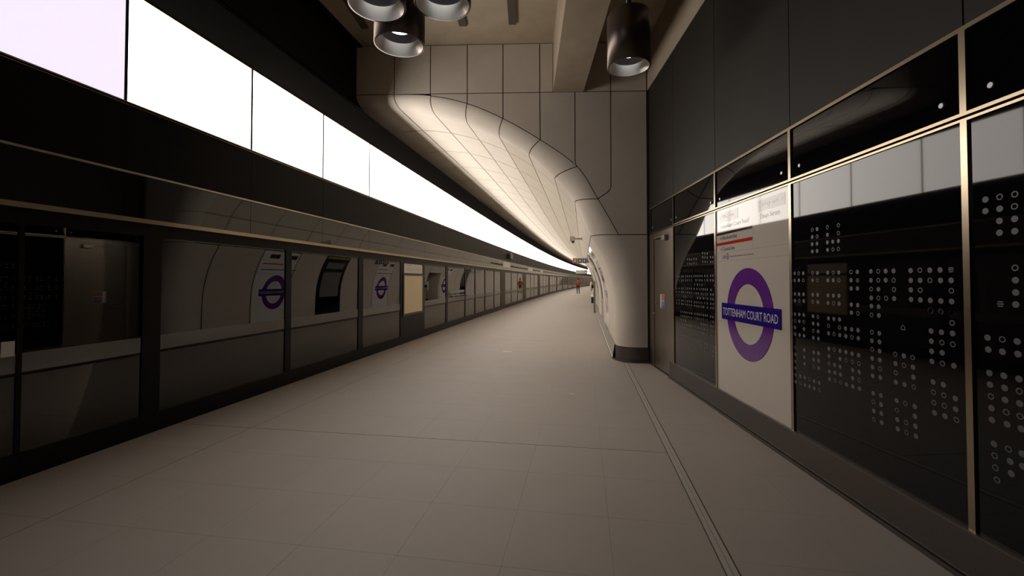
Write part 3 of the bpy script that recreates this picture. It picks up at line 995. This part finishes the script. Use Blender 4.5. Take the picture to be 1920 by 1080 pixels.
# ---------------------------------------------------------------- lamps
def lamp(x, y, z, label, on=True):
    t = thing('cylinder_downlight', label, 'lamp', (x, y, z), 'bronze cylinder downlights under the concourse ceiling')
    mm = MB(); mm.lathe([(.232, 0), (.250, 0), (.250, .60), (.235, .63), (.05, .63)], (x, y, z)); mm.build('body', 'lamp_body', t)
    mm = MB(); mm.lathe([(.246, .002), (.188, .115)][::-1], (x, y, z)); mm.build('reflector', 'reflector', t)
    mm = MB(); mm.lathe([(.188, .115), (.150, .185), (.02, .19)][::-1], (x, y, z)); mm.build('throat', 'lamp_inner', t)
    mm = MB(); mm.tube((x, y, z + .168), (x, y, z + .178), .115, seg=24); mm.build('light_source', 'lamp_glow', t)
    mm = MB(); mm.tube((x, y, z + .62), (x, y, cz), .028); mm.tube((x, y, cz - .04), (x, y, cz), .09, seg=20); mm.build('stem', 'dark', t)
    li = bpy.data.lights.new('lamp beam', 'SPOT'); li.energy = LAMP_WATTS; li.color = (1.0, .86, .68); li.spot_size = math.radians(95); li.spot_blend = .8; li.shadow_soft_size = .07
    lo = bpy.data.objects.new('lamp_beam', li); C.objects.link(lo); lo.parent = t; lo.location = (0, 0, .15)


lamp(-1.28, 4.36, 3.93, 'bronze cylinder downlight of the hanging trio whose whole open rim is seen')
lamp(-1.33, 3.84, 4.0, 'bronze cylinder downlight of the hanging trio closest to the black bulkhead')
lamp(-.745, 3.84, 4.0, 'bronze cylinder downlight of the hanging trio closest to the concrete beam')
lamp(1.205, 5.2, 4.07, 'bronze cylinder downlight hanging alone between the beam and black wall')

# ---------------------------------------------------------------- things on the screen
dp = thing('advert_display', 'blank cream advertising panel set into the platform screen cabinet', 'display', P0(10.94, PS, .73))
bx('sheet', 'ad_panel', dp, 10.32, 11.555, PS + .004, PS + .014, .728, 1.672, PF)
mm = MB()
for a, b_, c_, d_ in ((10.25, 10.32, .66, 1.72), (11.555, 11.625, .66, 1.72), (10.32, 11.555, 1.672, 1.72), (10.32, 11.555, .68, .728)):
    mm.box(a, b_, PS + .003, PS + .02, c_, d_, PF)
mm.build('frame', 'dark', dp, recalc=True)
rd = thing('line_diagram', 'white route diagram above the cream advertising panel', 'sign', P0(10.94, PS, 1.73))
bx('sheet', 'notice_white', rd, 10.31, 11.55, PS + .004, PS + .012, 1.735, 1.972, PF)


def screen_flat(mb, ua, ub, za, zb, off):
    mb.face([PF(ua, PS + off, za), PF(ub, PS + off, za), PF(ub, PS + off, zb), PF(ua, PS + off, zb)])


mm = MB()
screen_flat(mm, 10.45, 11.4, 1.842, 1.850, .0135)
mm.face([PF(10.5, PS + .0135, 1.89), PF(10.62, PS + .0135, 1.845), PF(10.64, PS + .0135, 1.85), PF(10.52, PS + .0135, 1.895)])
mm.face([PF(11.2, PS + .0135, 1.85), PF(11.35, PS + .0135, 1.90), PF(11.37, PS + .0135, 1.895), PF(11.22, PS + .0135, 1.845)])
mm.build('route_line', 'pale_rule', rd)
mm = MB()
for k in range(9):
    ua = 10.5 + .1 * k
    screen_flat(mm, ua, ua + .05, 1.80, 1.815, .0135)
screen_flat(mm, 10.4, 10.75, 1.925, 1.945, .0135)
mm.build('printed_label', 'pale_rule', rd, 'stuff')
st = bx('sticker', 'sticker', None, 2.70, 2.783, PS + .001, PS + .006, .97, 1.088, PF)
tag(st, 'small square white sticker on the dark glass of the platform screen', 'sticker')
for i, (a, b_, za, zb, lab) in enumerate(((23.7, 25.9, 2.27, 2.57, 'pale header plate on the platform screen nearest the cream advert'), (33.4, 36.2, 2.27, 2.56, 'pale header plate further down the screen before the orange jacket'), (41.5, 43.4, 2.27, 2.56, 'small pale header plate on the screen above the distant doors'))):
    o = bx('header_plate', 'notice_white', None, a, b_, PS - .006, PS + .004, za, zb, PF)
    tag(o, lab, 'sign', 'pale plates on the screen header')
sc = thing('screen_camera', 'small dark camera box under the light band', 'camera', PF(25.6, PS, 2.85))
bx('housing', 'dark', sc, 25.2, 26.0, PS + .005, PS + .16, 2.80, 3.10, PF)
mm = MB(); mm.tube(PF(25.5, PS + .09, 3.12), PF(25.9, PS + .09, 3.12), .03); mm.build('highlight_tube', 'stud', sc)  # no lamp: a pale tube models the highlight along the housing top

# ---------------------------------------------------------------- things on the platform wall
cc = thing('cctv_camera', 'grey dome camera on a bracket arm off the ribbed vault', 'camera', PF(13.69, -.03, 2.8))
mm = MB(); mm.tube(PF(13.69, -.05, 2.83), PF(13.69, -.30, 2.83), .022); mm.tube(PF(13.69, -.035, 2.83), PF(13.69, -.065, 2.83), .045); mm.build('bracket_arm', 'cctv', cc)
bx('housing', 'cctv', cc, 13.62, 13.76, -.41, -.26, 2.76, 2.90, PF)
mm = MB(); mm.ball(PF(13.69, -.32, 2.745), .05); mm.build('dome', 'dark', cc)

hs = thing('hanging_sign', 'projecting sign with red, green and navy pictogram squares', 'sign', PF(18.06, .18, 2.3))
bx('plate', 'notice_white', hs, 18.05, 18.09, -.44, .26, 2.245, 2.455, PF)
for nm, mt, va, vb_ in (('red_square', 'notice_red', -.425, -.255), ('green_square', 'green', -.225, -.075), ('navy_square', 'notice_navy', -.045, .105), ('grey_square', 'totem', .12, .2)):
    sq = bx(nm, mt, hs, 18.04, 18.05, va, vb_, 2.26, 2.44, PF)
    if nm != 'grey_square':
        c_ = (va + vb_) / 2
        mm = MB()
        mm.face([PF(18.039, c_ - .03, 2.30), PF(18.039, c_ + .03, 2.30), PF(18.039, c_ + .045, 2.37), PF(18.039, c_ - .045, 2.37)])
        mm.face([PF(18.039, c_ - .02, 2.385), PF(18.039, c_ + .02, 2.385), PF(18.039, c_ + .02, 2.42), PF(18.039, c_ - .02, 2.42)])
        mm.build('pictogram', 'notice_white', sq)
s2 = thing('light_grey_sign', 'long pale projecting sign with yellow-green end under the light band', 'sign', PF(34, 0, 2.1))
bx('plate', 'notice_white', s2, 34.0, 34.06, -.78, .10, 2.06, 2.33, PF)
bx('yellow_end', 'poster_yellow', s2, 33.99, 34.0, -.12, .09, 2.22, 2.33, PF)
mm = MB(); mm.tube(PF(34.03, .1, 2.2), PF(34.03, .36, 2.2), .03); mm.build('bracket', 'cctv', s2)

tt = thing('equipment_totem', 'tall narrow grey-brown steel totem against the platform wall', 'totem', PF(21.75, .7, 0))
bx('casing', 'totem', tt, 21.7, 22.3, .46, .535, 0.03, 1.52, PF)
bx('plinth', 'dark', tt, 21.72, 22.28, .47, .53, 0, .04, PF)
bx('access_door', 'totem', tt, 21.76, 22.24, .452, .46, .2, 1.4, PF)

bn = thing('bench', 'low white topped bench against the platform wall beyond the passage', 'bench', PF(32, .6, 0))
bx('seat', 'white_bench', bn, 30.3, 34.6, .34, .60, .41, .47, PF)
bx('backrest', 'white_bench', bn, 30.3, 34.6, .50, .56, .60, .80, PF)
for ua in (30.5, 31.9, 33.3, 34.4):
    bx('leg', 'dark', bn, ua, ua + .07, .38, .58, 0, .41, PF)
    bx('back_support', 'dark', bn, ua, ua + .05, .54, .57, .46, .66, PF)


def on_wall(u, z, off):
    t = t_of_z(z)
    return vault(u, t) + vault_n(u, min(12.8, t)) * off


def wall_roundel(uc, label):
    o = thing('roundel_sign', label, 'sign', on_wall(uc, 1.17, 0), 'roundels on the curved platform wall')
    mm = MB(); g = []
    zc = 1.19
    for rad in (.52, .50, .35, .34):
        g.append([on_wall(uc + rad * math.cos(2 * math.pi * k / 64), zc + rad * math.sin(2 * math.pi * k / 64), .004) for k in range(65)])
    mm.grid(g, 0, True); mm.build('ring', 'purple', o)
    mm = MB(); mm.grid([[on_wall(uc + a, zc + b_, .008) for a in (-.65, -.3, 0, .3, .65)] for b_ in (-.1, 0, .1)], 0, True); mm.build('bar', 'blue', o)
    mm = MB()
    text = text_mesh('lettering', 'TOTTENHAM COURT ROAD', .62, -.62, -.042, .042, lambda a, z: on_wall(uc + a, zc + z, .0105), 'lettering', o)
    mm = MB()
    for (za, zb, ua, ub) in ((1.86, 1.885, -.78, .78), (1.76, 1.765, -.78, .78)):
        mm.grid([[on_wall(uc + a, z, .004) for a in (ua, 0, ub)] for z in (za, zb)])
    mm.build('rule_line', 'ink', o)
    mm = MB(); mm.grid([[on_wall(uc + a, z, .004) for a in (-.78, 0, .1)] for z in (2.03, 2.06)]); mm.build('red_stripe', 'red', o)
    for ua in (-.62, .18):
        mm = MB(); mm.grid([[on_wall(uc + a, z, .004) for a in (ua, ua + .42)] for z in (2.2, 2.32)]); mm.build('way_out_box', 'way_black', o)


wall_roundel(12.18, 'purple roundel on the platform wall just past the arch, seen in the glass')
wall_roundel(19.5, 'purple roundel on the platform wall past the dark advert, seen in the glass')
wall_roundel(29.25, 'purple roundel on the platform wall beyond the passage, seen in the glass')
ad = thing('advert_poster', 'grey poster with yellow header in dark wall panel, seen in the glass', 'poster', on_wall(15.15, 1.5, 0))
mm = MB(); mm.grid([[on_wall(u, z, .006) for u in (14.55, 15.15, 15.75)] for z in (.95, 1.2, 1.45, 1.7, 1.85)]); mm.build('sheet', 'poster_grey', ad)
mm = MB(); mm.grid([[on_wall(u, z, .006) for u in (14.4, 15.15, 15.9)] for z in (2.33, 2.41)]); mm.build('header_strip', 'poster_yellow', ad)
mm = MB(); mm.grid([[on_wall(u, z, .006) for u in (14.6, 15.15, 15.7)] for z in (1.98, 2.2)]); mm.build('small_sheet', 'poster_grey', ad)
wd = thing('help_point', 'round white help point unit on the platform wall beside the dark passage', 'help point', PF(25.3, .5, 1.2))
mm = MB(); c0 = PF(25.28, .40, 1.2); ax = P0(.25, -1, 0).normalized(); mm.tube(c0, c0 + ax * .05, .27, seg=28); mm.build('disc', 'white_bench', wd)
mm = MB(); mm.tube(PF(25.28, .60, 1.2), PF(25.28, .40, 1.2), .09, seg=16); mm.build('mount', 'dark', wd)
mm = MB(); mm.tube(c0 + ax * .05, c0 + ax * .06, .06, seg=16); mm.build('button', 'notice_navy', wd)

# small marks on the floor
o = bx('floor_cover', 'channel', None, 9.35, 9.62, -1.75, -1.55, .0005, .004, P0)
tag(o, 'small flat service cover in the floor ahead of the arch', 'floor cover')
o = bx('paper_scrap', 'sticker', None, 6.10, 6.14, -.20, -.13, .0005, .006, P0)
tag(o, 'tiny pale paper scrap lying on the floor tiles', 'litter')

# ---------------------------------------------------------------- person far down the platform
def skin_mesh(name, pts, edges, rad, material, parent, root=0, sub=1):
    me = bpy.data.meshes.new(name)
    me.from_pydata([tuple(p) for p in pts], edges, [])
    o = bpy.data.objects.new(name, me); C.objects.link(o)
    sk = o.modifiers.new('skin', 'SKIN'); sk.use_smooth_shade = True
    for i, r in enumerate(rad):
        me.skin_vertices[0].data[i].radius = (r, r) if not isinstance(r, tuple) else r
        me.skin_vertices[0].data[i].use_root = (i == root)
    if sub:
        sb = o.modifiers.new('sub', 'SUBSURF'); sb.levels = sub; sb.render_levels = sub
    dg = bpy.context.evaluated_depsgraph_get()
    nm = bpy.data.meshes.new_from_object(o.evaluated_get(dg))
    bpy.data.objects.remove(o)
    nm.materials.clear()
    for k in (material if isinstance(material, list) else [material]):
        nm.materials.append(M[k])
    r = bpy.data.objects.new(name, nm); C.objects.link(r)
    if parent:
        r.parent = parent
    return r


pp = P0(50.8, -.62, 0)
person = thing('person', 'person in an orange jacket and dark trousers walking down the platform', 'person', pp)
person.rotation_euler = (0, 0, -TH + .12)
V_ = [(0, 0, .92), (0, .01, 1.12), (0, .015, 1.34), (0, .0, 1.47), (0, .0, 1.56), (0, -.01, 1.68),
      (-.17, .01, 1.40), (-.24, .03, 1.14), (-.22, -.06, .90), (.17, .01, 1.40), (.25, -.01, 1.14), (.23, -.10, .91),
      (-.095, 0, .86), (-.10, -.10, .50), (-.10, -.02, .09), (-.10, -.16, .035),
      (.095, 0, .86), (.10, .08, .50), (.10, .22, .11), (.10, .10, .035)]
V_ = [(x, -y, z) for x, y, z in V_]
E_ = [(0, 1), (1, 2), (2, 3), (3, 4), (4, 5), (2, 6), (6, 7), (7, 8), (2, 9), (9, 10), (10, 11), (0, 12), (12, 13), (13, 14), (14, 15), (0, 16), (16, 17), (17, 18), (18, 19)]
R_ = [(.15, .11), (.14, .10), (.16, .11), .06, .055, (.085, .10), .065, .05, .036, .065, .05, .036, .095, .065, .045, .04, .095, .065, .045, .04]
body = skin_mesh('body', V_, E_, R_, ['trouser', 'skin'], person)
for p in body.data.polygons:
    c_ = p.center
    p.material_index = 1 if c_.z > 1.46 or (abs(c_.x) > .16 and c_.z < 1.0 and c_.z > .8) else 0
JV = [(0, 0, .84), (0, -.01, 1.12), (0, -.015, 1.36), (0, 0, 1.45), (-.17, -.01, 1.40), (-.24, -.03, 1.14), (-.223, .04, .95), (.17, -.01, 1.40), (.25, .01, 1.14), (.233, .08, .96)]
skin_mesh('jacket', JV, [(0, 1), (1, 2), (2, 3), (2, 4), (4, 5), (5, 6), (2, 7), (7, 8), (8, 9)], [(.18, .14), (.17, .13), (.185, .135), (.08, .08), .085, .068, .056, .085, .068, .056], 'orange', person)
mm = MB(); mm.ball((0, -.02, 1.715), .105, sc=(.85, 1.0, .95)); mm.build('hair', 'hair', None).parent = person
mm = MB(); mm.ball((0, .105, 1.66), .02); mm.ball((-.035, .092, 1.69), .011); mm.ball((.035, .092, 1.69), .011)
mm.ball((-.088, 0, 1.67), .022); mm.ball((.088, 0, 1.67), .022); mm.build('face', 'skin', None).parent = person
for s_, hx, hy in ((-1, -.22, .06), (1, .23, .10)):
    pts = [(hx, hy, .90), (hx, hy + .005, .84)]; ed = [(0, 1)]; rd_ = [.03, .036]
    for k in range(4):
        i = len(pts); y = hy - .03 + .02 * k; ln = (.065, .078, .072, .055)[k]
        pts += [(hx, y, .815), (hx - s_ * .008, y + .006, .815 - ln * .55), (hx - s_ * .022, y + .008, .815 - ln)]
        ed += [(1, i), (i, i + 1), (i + 1, i + 2)]; rd_ += [.010, .0095, .008]
    i = len(pts); pts += [(hx - s_ * .012, hy + .036, .845), (hx - s_ * .02, hy + .055, .81)]; ed += [(1, i), (i, i + 1)]; rd_ += [.012, .009]
    skin_mesh('hand', pts, ed, rd_, 'skin', person, sub=0)
for x, y in ((-.10, .08), (.10, -.15)):
    mm = MB(); mm.ball((x, y, .045), .06, sc=(.85, 2.0, .72)); mm.build('shoe', 'dark', None).parent = person

# ---------------------------------------------------------------- close the far and near ends
bx('wall_end', 'cladding', None, 150, 150.3, -6, 4, 0, 6, PF, kind='structure')
bx('wall_behind', 'black_matte', None, -5.6, 2.6, -7.2, -7.0, 0, cz + .2, kind='structure')
